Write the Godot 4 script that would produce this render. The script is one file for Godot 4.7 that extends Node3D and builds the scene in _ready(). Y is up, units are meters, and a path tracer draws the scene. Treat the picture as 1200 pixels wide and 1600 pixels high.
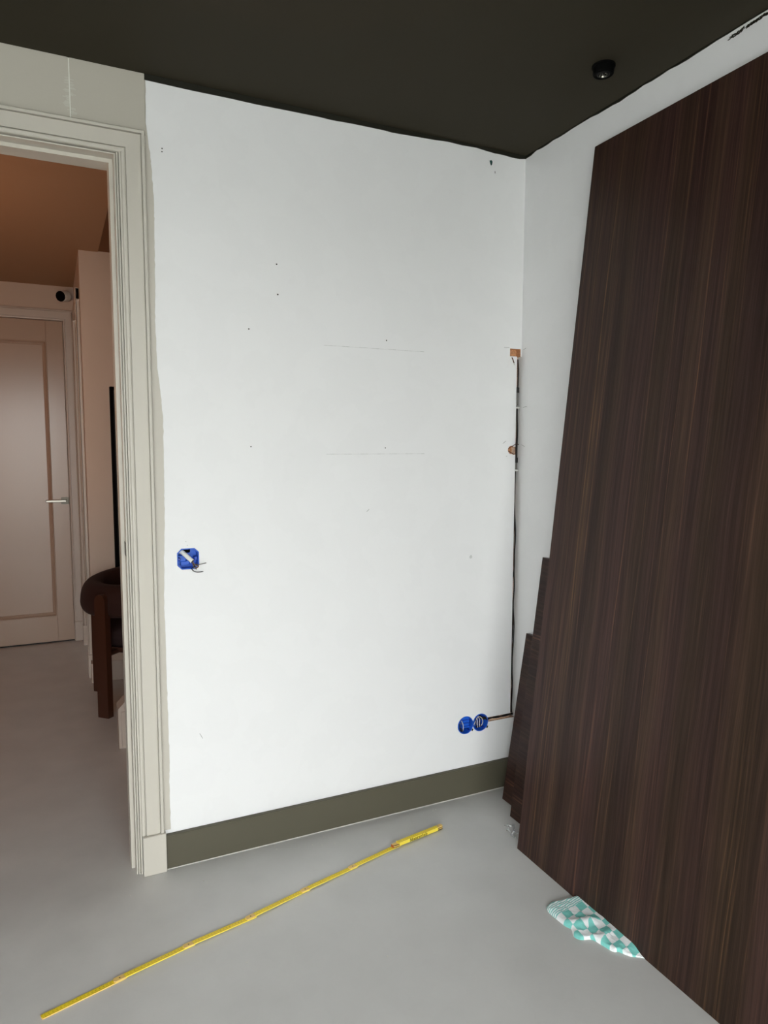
extends Node3D

# ---------------------------------------------------------------- helpers
var used := {}
var mats := {}
var rng := RandomNumberGenerator.new()

func numbered(called: String) -> String:
	if not used.has(called):
		used[called] = 0
		return called
	used[called] += 1
	return "%s_%03d" % [called, used[called]]

func tag(o: Node, label: String, category: String, group := "", kind := "") -> void:
	o.set_meta("label", label)
	o.set_meta("category", category)
	if group != "":
		o.set_meta("group", group)
	if kind != "":
		o.set_meta("kind", kind)

func thing(called: String, at: Vector3, label: String, category: String, group := "", kind := "") -> Node3D:
	var o := Node3D.new()
	o.name = numbered(called)
	add_child(o, true)
	o.position = at
	tag(o, label, category, group, kind)
	return o

func part(called: String, mesh: Mesh, material: Material, parent: Node = null, at := Vector3.ZERO) -> MeshInstance3D:
	var o := MeshInstance3D.new()
	o.mesh = mesh
	if material:
		o.material_override = material
	o.position = at
	o.cast_shadow = GeometryInstance3D.SHADOW_CASTING_SETTING_ON
	if parent == null:
		o.name = numbered(called)
		add_child(o, true)
	else:
		o.name = called
		parent.add_child(o, true)
	return o

func newst() -> SurfaceTool:
	var st := SurfaceTool.new()
	st.begin(Mesh.PRIMITIVE_TRIANGLES)
	return st

func uvof(p: Vector3, n: Vector3) -> Vector2:
	var a := n.abs()
	if a.x >= a.y and a.x >= a.z:
		return Vector2(p.z, p.y)
	if a.y >= a.z:
		return Vector2(p.x, p.z)
	return Vector2(p.x, p.y)

func tri(st: SurfaceTool, a: Vector3, b: Vector3, c: Vector3, n: Vector3) -> void:
	var g := (c - a).cross(b - a)
	if g.length() < 1e-14:
		return
	if g.dot(n) < 0.0:
		var t := b
		b = c
		c = t
		g = -g
	g = g.normalized()
	for p: Vector3 in [a, b, c]:
		st.set_normal(g)
		st.set_uv(uvof(p, g))
		st.add_vertex(p)

func quad(st: SurfaceTool, a: Vector3, b: Vector3, c: Vector3, d: Vector3, n: Vector3) -> void:
	tri(st, a, b, c, n)
	tri(st, a, c, d, n)

# a box with chamfered edges, in the frame xf
func bx(st: SurfaceTool, c: Vector3, s: Vector3, r := 0.0015, xf := Transform3D.IDENTITY) -> void:
	var h := s * 0.5
	r = minf(r, minf(h.x, minf(h.y, h.z)) * 0.9)
	var v := func(i: int, j: int, k: int, ax: int) -> Vector3:
		var q := Vector3(i * (h.x - r), j * (h.y - r), k * (h.z - r))
		q[ax] += [i, j, k][ax] * r
		return xf * (c + q)
	for ax in 3:
		for sg: int in [-1, 1]:
			var o := []
			for q: Array in [[-1, -1], [1, -1], [1, 1], [-1, 1]]:
				var ijk := [0, 0, 0]
				ijk[ax] = sg
				ijk[(ax + 1) % 3] = q[0]
				ijk[(ax + 2) % 3] = q[1]
				o.append(v.call(ijk[0], ijk[1], ijk[2], ax))
			var n := Vector3.ZERO
			n[ax] = sg
			quad(st, o[0], o[1], o[2], o[3], xf.basis * n)
	for ax in 3:   # edges along ax
		var b: int = (ax + 1) % 3
		var d: int = (ax + 2) % 3
		for sb: int in [-1, 1]:
			for sd: int in [-1, 1]:
				var lo := [0, 0, 0]
				var hi := [0, 0, 0]
				lo[ax] = -1
				hi[ax] = 1
				for e: Array in [lo, hi]:
					e[b] = sb
					e[d] = sd
				var n := Vector3.ZERO
				n[b] = sb
				n[d] = sd
				quad(st, v.call(lo[0], lo[1], lo[2], b), v.call(hi[0], hi[1], hi[2], b), v.call(hi[0], hi[1], hi[2], d), v.call(lo[0], lo[1], lo[2], d), xf.basis * n)
	for i: int in [-1, 1]:
		for j: int in [-1, 1]:
			for k: int in [-1, 1]:
				tri(st, v.call(i, j, k, 0), v.call(i, j, k, 1), v.call(i, j, k, 2), xf.basis * Vector3(i, j, k))

func box_mesh(c: Vector3, s: Vector3, r := 0.0015) -> ArrayMesh:
	var st := newst()
	bx(st, c, s, r)
	return st.commit()

# box given by its two corners
func span(a: Vector3, b: Vector3, r := 0.0015) -> ArrayMesh:
	return box_mesh((a + b) * 0.5, (b - a).abs(), r)

# a closed 2D outline carried from one end to the other; fa and fb place a profile point (u, w), which run along the directions U and W
func extrude(st: SurfaceTool, prof: PackedVector2Array, U: Vector3, W: Vector3, fa: Callable, fb: Callable) -> void:
	var n := prof.size()
	var area := 0.0
	for i in n:
		var p := prof[i]
		var q := prof[(i + 1) % n]
		area += p.x * q.y - q.x * p.y
	var sg := signf(area)
	for i in n:
		var p := prof[i]
		var q := prof[(i + 1) % n]
		var d := q - p
		var nn := (U * d.y - W * d.x) * sg
		quad(st, fa.call(p), fa.call(q), fb.call(q), fb.call(p), nn)
	var ix := Geometry2D.triangulate_polygon(prof)
	var along: Vector3 = fb.call(prof[0]) - fa.call(prof[0])
	for i in range(0, ix.size(), 3):
		tri(st, fa.call(prof[ix[i]]), fa.call(prof[ix[i + 1]]), fa.call(prof[ix[i + 2]]), -along)
		tri(st, fb.call(prof[ix[i]]), fb.call(prof[ix[i + 1]]), fb.call(prof[ix[i + 2]]), along)

# a flat outline in x and y, from depth z0 to z1
func slab_xy(pts: PackedVector2Array, z0: float, z1: float) -> ArrayMesh:
	var st := newst()
	extrude(st, pts, Vector3.RIGHT, Vector3.UP, func(p: Vector2) -> Vector3: return Vector3(p.x, p.y, z0), func(p: Vector2) -> Vector3: return Vector3(p.x, p.y, z1))
	return st.commit()

func slab_zy(pts: PackedVector2Array, x0: float, x1: float) -> ArrayMesh:
	var st := newst()
	extrude(st, pts, Vector3.BACK, Vector3.UP, func(p: Vector2) -> Vector3: return Vector3(x0, p.y, p.x), func(p: Vector2) -> Vector3: return Vector3(x1, p.y, p.x))
	return st.commit()

func grid(st: SurfaceTool, rows: Array, flip := false) -> void:   # rows of equal length; smooth, normals made from the grid
	var m := rows.size()
	var n: int = rows[0].size()
	var nor := []
	for i in m:
		var r := []
		for j in n:
			var a: Vector3 = rows[mini(i + 1, m - 1)][j] - rows[maxi(i - 1, 0)][j]
			var b: Vector3 = rows[i][mini(j + 1, n - 1)] - rows[i][maxi(j - 1, 0)]
			var q := a.cross(b).normalized()
			r.append(-q if flip else q)
		nor.append(r)
	for i in m - 1:
		for j in n - 1:
			var ids := [[i, j], [i + 1, j], [i + 1, j + 1], [i, j], [i + 1, j + 1], [i, j + 1]]
			if not flip:
				ids = [[i, j], [i + 1, j + 1], [i + 1, j], [i, j], [i, j + 1], [i + 1, j + 1]]
			for e: Array in ids:
				var p: Vector3 = rows[e[0]][e[1]]
				st.set_normal(nor[e[0]][e[1]])
				st.set_uv(Vector2(float(e[0]) / (m - 1), float(e[1]) / (n - 1)))
				st.add_vertex(p)

func tube(st: SurfaceTool, pts: Array, r: float, sides := 8, r_end := -1.0) -> void:
	if r_end < 0.0:
		r_end = r
	var n := pts.size()
	var up := Vector3(0.31, 0.87, 0.38).normalized()
	var rows := []
	for i in n:
		var t: Vector3 = (pts[mini(i + 1, n - 1)] - pts[maxi(i - 1, 0)]).normalized()
		var s := t.cross(up).normalized()
		var w := s.cross(t).normalized()
		var ring := []
		var rr := lerpf(r, r_end, float(i) / maxf(1.0, n - 1))
		for k in sides + 1:
			var a := TAU * k / sides
			ring.append(pts[i] + (s * cos(a) + w * sin(a)) * rr)
		rows.append(ring)
	# normals straight from the axis
	for i in n - 1:
		for k in sides:
			var e := [[i, k], [i + 1, k], [i + 1, k + 1], [i, k], [i + 1, k + 1], [i, k + 1]]
			var a: Vector3 = rows[i][k]
			var g: Vector3 = (rows[i + 1][k + 1] - a).cross(rows[i + 1][k] - a)
			if g.dot(a - pts[i]) < 0.0:
				e = [[i, k], [i + 1, k + 1], [i + 1, k], [i, k], [i, k + 1], [i + 1, k + 1]]
			for q: Array in e:
				var p: Vector3 = rows[q[0]][q[1]]
				st.set_normal((p - pts[q[0]]).normalized())
				st.set_uv(Vector2(float(q[1]) / sides, float(q[0]) / n))
				st.add_vertex(p)
	for i: int in [0, n - 1]:
		var t: Vector3 = pts[0] - pts[1] if i == 0 else pts[n - 1] - pts[n - 2]
		for k in sides:
			tri(st, pts[i], rows[i][k], rows[i][k + 1], t)

func tube_mesh(pts: Array, r: float, sides := 8, r_end := -1.0) -> ArrayMesh:
	var st := newst()
	tube(st, pts, r, sides, r_end)
	return st.commit()

func curve(ctrl: Array, steps := 6) -> Array:   # Catmull-Rom through the points
	var out := []
	var n := ctrl.size()
	for i in n - 1:
		var p0: Vector3 = ctrl[maxi(i - 1, 0)]
		var p1: Vector3 = ctrl[i]
		var p2: Vector3 = ctrl[i + 1]
		var p3: Vector3 = ctrl[mini(i + 2, n - 1)]
		for k in steps:
			out.append(p1.cubic_interpolate(p2, p0, p3, float(k) / steps))
	out.append(ctrl[n - 1])
	return out

# a profile of (radius, height) turned about the y axis of xf; flat facets across, smooth around
func lathe(st: SurfaceTool, prof: PackedVector2Array, seg := 24, xf := Transform3D.IDENTITY, smooth := false) -> void:
	var n := prof.size()
	for i in n - 1:
		var p := prof[i]
		var q := prof[i + 1]
		var d := (q - p)
		if d.length() < 1e-7:
			continue
		var n2 := Vector2(d.y, -d.x).normalized()
		var na := n2
		var nb := n2
		if smooth:
			if i > 0:
				var dp := (p - prof[i - 1]).normalized() + d.normalized()
				na = Vector2(dp.y, -dp.x).normalized()
			if i < n - 2:
				var dq := (prof[i + 2] - q).normalized() + d.normalized()
				nb = Vector2(dq.y, -dq.x).normalized()
		for k in seg:
			var a0 := TAU * k / seg
			var a1 := TAU * (k + 1) / seg
			var P := [Vector3(p.x * cos(a0), p.y, p.x * sin(a0)), Vector3(q.x * cos(a0), q.y, q.x * sin(a0)), Vector3(q.x * cos(a1), q.y, q.x * sin(a1)), Vector3(p.x * cos(a1), p.y, p.x * sin(a1))]
			var N := [Vector3(na.x * cos(a0), na.y, na.x * sin(a0)), Vector3(nb.x * cos(a0), nb.y, nb.x * sin(a0)), Vector3(nb.x * cos(a1), nb.y, nb.x * sin(a1)), Vector3(na.x * cos(a1), na.y, na.x * sin(a1))]
			for tr: Array in [[0, 1, 2], [0, 2, 3]]:
				var g: Vector3 = (P[tr[2]] - P[tr[0]]).cross(P[tr[1]] - P[tr[0]])
				if g.length() < 1e-14:
					continue
				var o: Array = tr if g.dot(N[tr[0]] + N[tr[1]] + N[tr[2]]) > 0.0 else [tr[0], tr[2], tr[1]]
				for e: int in o:
					st.set_normal((xf.basis * N[e]).normalized())
					st.set_uv(Vector2(atan2(P[e].z, P[e].x) / TAU, P[e].y))
					st.add_vertex(xf * P[e])

func lathe_mesh(prof: PackedVector2Array, seg := 24, xf := Transform3D.IDENTITY, smooth := false) -> ArrayMesh:
	var st := newst()
	lathe(st, prof, seg, xf, smooth)
	return st.commit()

func v2(a: Array) -> PackedVector2Array:
	var o := PackedVector2Array()
	for i in range(0, a.size(), 2):
		o.append(Vector2(a[i], a[i + 1]))
	return o

func mat(key: String, c: Color, rough: float, spec := 0.5, metal := 0.0) -> StandardMaterial3D:
	if mats.has(key):
		return mats[key]
	var m := StandardMaterial3D.new()
	m.resource_name = key
	m.albedo_color = c
	m.roughness = rough
	m.metallic_specular = spec
	m.metallic = metal
	mats[key] = m
	return m

func rgb(r: float, g: float, b: float) -> Color:
	return Color(r / 255.0, g / 255.0, b / 255.0)

func noise(freq: float, sd: int, oct := 1) -> FastNoiseLite:
	var n := FastNoiseLite.new()
	n.seed = sd
	n.frequency = freq
	n.noise_type = FastNoiseLite.TYPE_SIMPLEX_SMOOTH
	n.fractal_type = FastNoiseLite.FRACTAL_FBM if oct > 1 else FastNoiseLite.FRACTAL_NONE
	n.fractal_octaves = oct
	return n

# dark veneer: long streaks along the image's y
func veneer_image(w: int, h: int, sd: int) -> Image:
	var im := Image.create(w, h, false, Image.FORMAT_RGB8)
	var a := noise(0.016, sd)
	var b := noise(0.08, sd + 1)
	var c := noise(0.36, sd + 2)
	var e := noise(0.006, sd + 3)
	var tintn := noise(0.013, sd + 4)
	var dark := rgb(42, 29, 24)
	var mid := rgb(72, 52, 44)
	var light := rgb(140, 100, 70)
	# single pale streaks that wander a little and fade out along the board
	var lift := PackedFloat32Array()
	lift.resize(w * h)
	var g := RandomNumberGenerator.new()
	g.seed = sd
	for k in int(w * 0.26):
		var x0 := g.randf() * w
		var y0 := g.randf_range(-0.3, 1.0) * h
		var ln := g.randf_range(0.25, 1.1) * h
		var wide := g.randf_range(0.5, 1.7) * (2.0 if g.randf() < 0.10 else 1.0)
		var force := pow(g.randf(), 2.2) * 0.75 + 0.06
		for y in range(maxi(0, int(y0)), mini(h, int(y0 + ln))):
			var t := (y - y0) / ln
			var f := force * sin(PI * t) * (0.75 + 0.4 * e.get_noise_2d(x0 * 3.0, y * 4.0))
			var xc := x0 + 7.0 * e.get_noise_2d(x0 * 0.7, y * 1.1)
			for x in range(maxi(0, int(xc - wide * 2.2)), mini(w, int(xc + wide * 2.2) + 1)):
				var d := (x - xc) / wide
				lift[y * w + x] = minf(1.0, lift[y * w + x] + f * exp(-d * d))
	for x in w:
		for y in h:
			var xx := x + 7.0 * e.get_noise_2d(x * 0.7, y * 1.1)
			var s := 0.5 + 0.34 * a.get_noise_2d(xx, y * 0.03) + 0.30 * b.get_noise_2d(xx, y * 0.03) + 0.34 * c.get_noise_2d(xx, y * 0.05)
			var col := dark.lerp(mid, clampf(s, 0.0, 1.2)).lerp(light, lift[y * w + x] * 0.75)
			var tt := 0.022 * tintn.get_noise_2d(xx, y * 0.04)
			col = Color(col.r, col.g * (1.0 - tt * 2.0), col.b * (1.0 + tt * 3.0))
			im.set_pixel(x, y, col)
	return im

func ruler_image(w: int, h: int) -> Image:   # one lath: 235 mm by 16 mm
	var im := Image.create(w, h, false, Image.FORMAT_RGB8)
	im.fill(rgb(236, 196, 26))
	var n := noise(0.05, 5, 2)
	for x in w:
		for y in h:
			var k := 1.0 + 0.06 * n.get_noise_2d(x * 0.4, y * 3.0)
			im.set_pixel(x, y, Color(0.985 * k, 0.87 * k, 0.20 * k))
	var ppm := w / 235.0
	for mm in range(4, 232):
		var x := int(mm * ppm)
		var len := 0.16
		if mm % 10 == 0:
			len = 0.38
		elif mm % 5 == 0:
			len = 0.26
		for side in 2:
			var y0 := 0 if side == 0 else int(h * (1.0 - len))
			im.fill_rect(Rect2i(x, y0, 2 if mm % 5 == 0 else 1, int(h * len)), rgb(60, 45, 20))
	# figures: small blocks of strokes standing for the printed centimetre numbers
	for cm in range(1, 23):
		var x := int((cm * 10 - 4.2) * ppm)
		digit(im, x, int(h * 0.40), cm / 10 if cm >= 10 else -1, cm % 10 == 0)
		digit(im, x + 12, int(h * 0.40), cm % 10, cm % 10 == 0)
	return im

func digit(im: Image, x: int, y: int, d: int, red: bool) -> void:
	if d < 0:
		return
	var segs: Array = [[1, 1, 1, 0, 1, 1, 1], [0, 0, 1, 0, 0, 1, 0], [1, 0, 1, 1, 1, 0, 1], [1, 0, 1, 1, 0, 1, 1], [0, 1, 1, 1, 0, 1, 0], [1, 1, 0, 1, 0, 1, 1], [1, 1, 0, 1, 1, 1, 1], [1, 0, 1, 0, 0, 1, 0], [1, 1, 1, 1, 1, 1, 1], [1, 1, 1, 1, 0, 1, 1]][d]
	var r := [Rect2i(0, 0, 9, 2), Rect2i(0, 0, 2, 7), Rect2i(7, 0, 2, 7), Rect2i(0, 6, 9, 2), Rect2i(0, 6, 2, 8), Rect2i(7, 6, 2, 8), Rect2i(0, 12, 9, 2)]
	for i in 7:
		if segs[i]:
			im.fill_rect(Rect2i(x + r[i].position.x, y + r[i].position.y, r[i].size.x, r[i].size.y), rgb(150, 40, 25) if red else rgb(55, 42, 20))

func towel_image(n: int) -> Image:   # u: 0.36 m across, v: 0.36 m along, from the striped hem
	var im := Image.create(n, n, false, Image.FORMAT_RGB8)
	var teal := rgb(134, 212, 203)
	var white := rgb(244, 248, 248)
	var fine := noise(0.35, 31, 2)
	for y in n:
		for x in n:
			var u := 0.36 * x / n
			var v := 0.36 * y / n
			var c := white
			if v < 0.052:
				c = teal if fposmod(v, 0.0078) < 0.0034 else white
			else:
				var a := int(floor(u / 0.030)) + int(floor((v - 0.052) / 0.030))
				c = teal if a % 2 == 0 else white
			var k := 1.0 + 0.07 * fine.get_noise_2d(x, y)
			im.set_pixel(x, y, Color(c.r * k, c.g * k, c.b * k))
	return im

func paint_image(n: int, sd: int, base: Color, amount: float, freq: float) -> Image:
	var im := Image.create(n, n, false, Image.FORMAT_RGB8)
	var a := noise(freq, sd, 4)
	a.fractal_type = FastNoiseLite.FRACTAL_FBM
	for y in n:
		for x in n:
			# wrapped by blending the noise with its copy one tile away
			var fx := float(x) / n
			var fy := float(y) / n
			var s := lerpf(lerpf(a.get_noise_2d(x, y), a.get_noise_2d(x - n, y), fx), lerpf(a.get_noise_2d(x, y - n), a.get_noise_2d(x - n, y - n), fx), fy)
			var k := 1.0 + amount * s
			im.set_pixel(x, y, Color(base.r * k, base.g * k, base.b * k))
	return im

func tex(im: Image) -> ImageTexture:
	return ImageTexture.create_from_image(im)

func triplanar(key: String, im: Image, metres: float, rough: float, spec := 0.5) -> StandardMaterial3D:
	var m := mat(key, Color.WHITE, rough, spec)
	m.albedo_texture = tex(im)
	m.uv1_triplanar = true
	m.uv1_world_triplanar = true
	m.uv1_scale = Vector3.ONE / metres
	return m

# ---------------------------------------------------------------- the scene
const H := 2.648          # ceiling height of the room
const HH := 2.63          # ceiling height of the hall
const XR := -1.574        # right reveal of the doorway
const XL := -2.504        # left reveal
const YH := 2.388         # head of the doorway

func _ready() -> void:
	rng.seed = 7
	# --- camera
	var cam := Camera3D.new()
	cam.name = "camera"
	add_child(cam)
	cam.keep_aspect = Camera3D.KEEP_HEIGHT
	cam.fov = rad_to_deg(2.0 * atan(800.0 / 1095.9))
	cam.position = Vector3(-1.78275, 1.47637, 2.4420)
	cam.rotation = Vector3(-0.0934981, -0.4403477, 0.0020215)
	cam.near = 0.02
	cam.far = 200.0
	cam.current = true
	# --- sky and exposure
	var env := Environment.new()
	var sky := Sky.new()
	var sm := ProceduralSkyMaterial.new()
	sm.sky_top_color = Color(0.83, 0.855, 0.87)
	sm.sky_horizon_color = Color(0.92, 0.927, 0.917)
	sm.sky_curve = 0.35
	sm.ground_horizon_color = Color(0.70, 0.705, 0.685)
	sm.ground_bottom_color = Color(0.68, 0.685, 0.665)
	sm.sky_energy_multiplier = 1.0
	sky.sky_material = sm
	env.background_mode = Environment.BG_SKY
	env.sky = sky
	env.background_energy_multiplier = 12.0
	env.tonemap_mode = Environment.TONE_MAPPER_LINEAR
	env.tonemap_exposure = 1.0
	env.sdfgi_enabled = true
	env.ssao_enabled = true
	env.ssil_enabled = true
	var we := WorldEnvironment.new()
	we.name = "world"
	we.environment = env
	add_child(we)

	make_materials()
	build_room()
	build_hall()
	build_doorway()
	build_boards()
	build_ruler()
	build_towel()
	build_wall_boxes()
	build_chase()
	build_ceiling_spot()
	build_chair()
	build_hall_items()
	build_small_marks()

func make_materials() -> void:
	triplanar("wall_white", paint_image(256, 3, rgb(234, 234, 234), 0.010, 0.02), 1.3, 0.62, 0.35)
	triplanar("floor_grey", paint_image(512, 4, rgb(210, 209, 206), 0.045, 0.012), 1.7, 0.36, 0.45)
	mat("terrace_stone", rgb(190, 190, 184), 0.8, 0.3)
	mat("ceiling_dark", rgb(52, 47, 36), 0.75, 0.3)
	mat("trim_dark", rgb(88, 84, 70), 0.5, 0.4)
	mat("frame_greige", rgb(196, 191, 180), 0.45, 0.4)
	mat("overdoor", rgb(186, 181, 169), 0.55, 0.35)
	mat("paint_edge", rgb(36, 35, 28), 0.6, 0.3)
	mat("strip_brown", rgb(120, 84, 60), 0.7, 0.3)
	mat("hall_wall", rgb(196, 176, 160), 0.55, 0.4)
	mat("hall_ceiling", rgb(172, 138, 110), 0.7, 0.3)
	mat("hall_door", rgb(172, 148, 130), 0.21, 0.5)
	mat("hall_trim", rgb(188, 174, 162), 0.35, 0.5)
	mat("steel", rgb(150, 146, 138), 0.32, 0.5, 1.0)
	mat("steel_dark", rgb(96, 92, 84), 0.4, 0.5, 1.0)
	mat("black_gloss", rgb(10, 10, 10), 0.2, 0.5)
	mat("black_dull", rgb(8, 8, 8), 0.7, 0.15)
	mat("black_matt", rgb(16, 15, 14), 0.5, 0.4)
	mat("box_blue", rgb(34, 96, 204), 0.4, 0.5)
	mat("box_blue_dark", rgb(20, 62, 168), 0.45, 0.5)
	mat("white_plastic", rgb(226, 226, 220), 0.4, 0.5)
	mat("cable_black", rgb(24, 19, 16), 0.5, 0.4)
	mat("cable_brown", rgb(92, 58, 42), 0.5, 0.4)
	mat("cable_grey", rgb(110, 108, 104), 0.5, 0.4)
	mat("cable_cream", rgb(205, 200, 186), 0.5, 0.4)
	triplanar("plaster_raw", paint_image(128, 12, rgb(206, 176, 152), 0.45, 0.09), 0.08, 0.95, 0.2)
	triplanar("brick_raw", paint_image(128, 13, rgb(206, 156, 116), 0.7, 0.11), 0.06, 0.95, 0.2)
	mat("pencil", rgb(160, 160, 156), 0.8, 0.2)
	mat("hole_dark", rgb(60, 58, 54), 0.9, 0.1)
	mat("smudge", rgb(204, 206, 204), 0.8, 0.2)
	mat("plug_green", rgb(34, 70, 66), 0.6, 0.3)
	mat("filler_white", rgb(226, 225, 216), 0.8, 0.2)
	mat("caulk", rgb(206, 203, 192), 0.7, 0.3)
	mat("smear", rgb(196, 194, 183), 0.8, 0.2)
	mat("dust", rgb(222, 220, 212), 0.9, 0.2)
	mat("velvet", rgb(48, 27, 22), 0.8, 0.3)
	mats["velvet"].rim_enabled = true
	mats["velvet"].rim = 0.3
	mats["velvet"].rim_tint = 0.6
	mat("chair_wood", rgb(60, 31, 19), 0.4, 0.5)
	mat("seat_cloth", rgb(46, 31, 31), 0.85, 0.3)
	mat("lath_tan", rgb(238, 202, 122), 0.5, 0.4)
	mat("lath_edge", rgb(255, 232, 84), 0.45, 0.4)
	mat("lath_dark", rgb(66, 54, 22), 0.5, 0.4)
	mat("lath_red", rgb(176, 92, 40), 0.5, 0.4)
	mat("print_black", rgb(26, 24, 14), 0.6, 0.3)
	var v := mat("veneer", Color.WHITE, 0.40, 0.32)
	v.albedo_texture = tex(veneer_image(1024, 512, 21))
	var v2m := mat("veneer_low", Color(0.92, 0.86, 0.88), 0.40, 0.32)
	v2m.albedo_texture = tex(veneer_image(512, 256, 77))
	mat("board_edge", rgb(62, 52, 48), 0.5, 0.4)
	mat("board_core", rgb(120, 92, 66), 0.8, 0.3)
	var r := mat("lath_yellow", Color.WHITE, 0.4, 0.45)
	r.albedo_texture = tex(ruler_image(1410, 96))
	var t := mat("towel", Color.WHITE, 0.95, 0.15)
	t.albedo_texture = tex(towel_image(512))
	var f := mat("foil", Color(0.95, 0.96, 0.96, 0.6), 0.3, 0.5)
	f.transparency = BaseMaterial3D.TRANSPARENCY_ALPHA
	f.cull_mode = BaseMaterial3D.CULL_DISABLED
	var g := mat("glass", Color(1, 1, 1, 0.06), 0.02, 0.5)
	g.transparency = BaseMaterial3D.TRANSPARENCY_ALPHA

func struct(called: String, mesh: Mesh, key: String, label: String, category: String) -> MeshInstance3D:
	var o := part(called, mesh, mats[key])
	tag(o, label, category, "", "structure")
	return o

# ---------------------------------------------------------------- room
func build_room() -> void:
	struct("floor", span(Vector3(-4.45, -0.12, -3.6), Vector3(0.15, 0.0, 4.6), 0.0), "floor_grey", "smooth grey resin floor running through the doorway", "floor")
	var ceil := struct("ceiling", span(Vector3(-4.45, H, -0.06), Vector3(0.15, H + 0.15, 4.6), 0.0), "ceiling_dark", "dark olive brown painted ceiling", "ceiling")
	# paint, toned darker than the ceiling, that runs a little way down both walls, with its brushed edge
	var e := v2([-1.4755, H, -1.4755, 2.6305, -1.327, 2.6285, -1.2, 2.6292, -1.114, 2.6280, -1.0, 2.6298, -0.885, 2.6308, -0.84, 2.6292, -0.76, 2.6318, -0.635, 2.6322, -0.6, 2.6302, -0.53, 2.6330, -0.42, 2.6368, -0.364, 2.6405, -0.30, 2.6385, -0.235, 2.6410, -0.189, 2.6370, -0.15, 2.6345, -0.11, 2.6352, -0.066, 2.6322, -0.03, 2.6330, -0.004, 2.6375, 0.0, 2.638, 0.0, H])
	part("paint_edge", slab_xy(e, 0.0, 0.004), mats["paint_edge"], ceil)
	var w := PackedVector2Array()
	w.append(Vector2(0.0, H))
	var q := noise(9.0, 44)
	var z := 0.0
	while z < 1.9:
		var base := 0.010 if z < 0.05 else 0.0025
		w.append(Vector2(z, H - base - 0.006 * maxf(0.0, q.get_noise_1d(z)) - (0.004 if z > 0.40 and z < 0.62 else 0.0)))
		z += 0.035
	w.append(Vector2(1.9, H))
	part("paint_edge", slab_zy(w, 0.0, -0.003), mats["paint_edge"], ceil)
	# wall with the doorway, chases and box holes cut out
	var root := CSGCombiner3D.new()
	root.name = numbered("wall_back")
	add_child(root, true)
	tag(root, "white painted wall with open cable chase and blue boxes", "wall", "", "structure")
	var cut := func(a: Vector3, b: Vector3, key: String) -> void:
		var c := CSGBox3D.new()
		c.name = "cut"
		c.operation = CSGShape3D.OPERATION_SUBTRACTION
		c.size = (b - a).abs()
		c.position = (a + b) * 0.5
		c.material = mats[key]
		root.add_child(c, true)
	var body := CSGBox3D.new()
	body.name = "body"
	body.size = Vector3(4.45, H + 0.02, 0.115)
	body.position = Vector3(-4.45 * 0.5, (H + 0.02) * 0.5 - 0.01, -0.0575)
	body.material = mats["wall_white"]
	root.add_child(body, true)
	cut.call(Vector3(XL - 0.0205, -0.1, -0.3), Vector3(XR + 0.0205, YH + 0.0205, 0.3), "wall_white")
	cut.call(Vector3(-0.0225, 0.300, -0.026), Vector3(0.02, 1.848, 0.1), "plaster_raw")
	cut.call(Vector3(-0.0585, 1.848, -0.030), Vector3(-0.006, 1.879, 0.1), "brick_raw")
	cut.call(Vector3(-0.150, 0.301, -0.009), Vector3(0.0, 0.321, 0.1), "plaster_raw")
	for c: Array in [[-0.043, 1.4620, 0.017, 0.03], [-0.030, 1.4585, 0.017, 0.026], [-0.2495, 0.305, 0.0385, 0.05], [-0.1755, 0.305, 0.0385, 0.05]]:
		var y := CSGCylinder3D.new()
		y.name = "cut"
		y.operation = CSGShape3D.OPERATION_SUBTRACTION
		y.radius = c[2]
		y.height = c[3] * 2.0
		y.sides = 28
		y.rotation.x = PI / 2
		y.position = Vector3(c[0], c[1], 0.0)
		y.material = mats["brick_raw"]
		root.add_child(y, true)
	var oct := CSGPolygon3D.new()
	oct.name = "cut"
	oct.operation = CSGShape3D.OPERATION_SUBTRACTION
	oct.polygon = octagon(0.037, 0.0365)
	oct.depth = 0.06
	oct.position = Vector3(-1.375, 1.090, 0.01)
	oct.material = mats["plaster_raw"]
	root.add_child(oct, true)
	# the other walls
	struct("wall_right", span(Vector3(0.0, 0.0, -0.115), Vector3(0.15, H, 4.6), 0.0), "wall_white", "white wall behind the leaning dark boards", "wall")
	struct("wall_left", span(Vector3(-4.45, 0.0, 0.0), Vector3(-4.30, H, 4.6), 0.0), "wall_white", "white wall at the left of the room, outside the picture", "wall")
	var rear := CSGCombiner3D.new()
	rear.name = numbered("wall_rear")
	add_child(rear, true)
	tag(rear, "white wall with the wide window behind the viewpoint", "wall", "", "structure")
	var rb := CSGBox3D.new()
	rb.name = "body"
	rb.size = Vector3(4.3, H, 0.2)
	rb.position = Vector3(-2.15, H * 0.5, 4.5)
	rb.material = mats["wall_white"]
	rear.add_child(rb, true)
	var rc := CSGBox3D.new()
	rc.name = "cut"
	rc.operation = CSGShape3D.OPERATION_SUBTRACTION
	rc.size = Vector3(3.3, 2.34, 0.6)
	rc.position = Vector3(-2.30, 0.06 + 1.17, 4.5)
	rc.material = mats["wall_white"]
	rear.add_child(rc, true)
	var win := thing("window_1", Vector3(-2.30, 0.06, 4.5), "wide window behind the viewpoint that lights the room", "window", "", "structure")
	for s: Array in [[-1.625, 0.05], [0.0, 0.07], [1.625, 0.05]]:
		part("window_frame", box_mesh(Vector3(s[0], 1.17, 0), Vector3(s[1], 2.34, 0.07), 0.004), mats["trim_dark"], win)
	for y: float in [0.03, 2.31]:
		part("window_frame", box_mesh(Vector3(0, y, 0), Vector3(3.2, 0.06, 0.07), 0.004), mats["trim_dark"], win)
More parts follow.
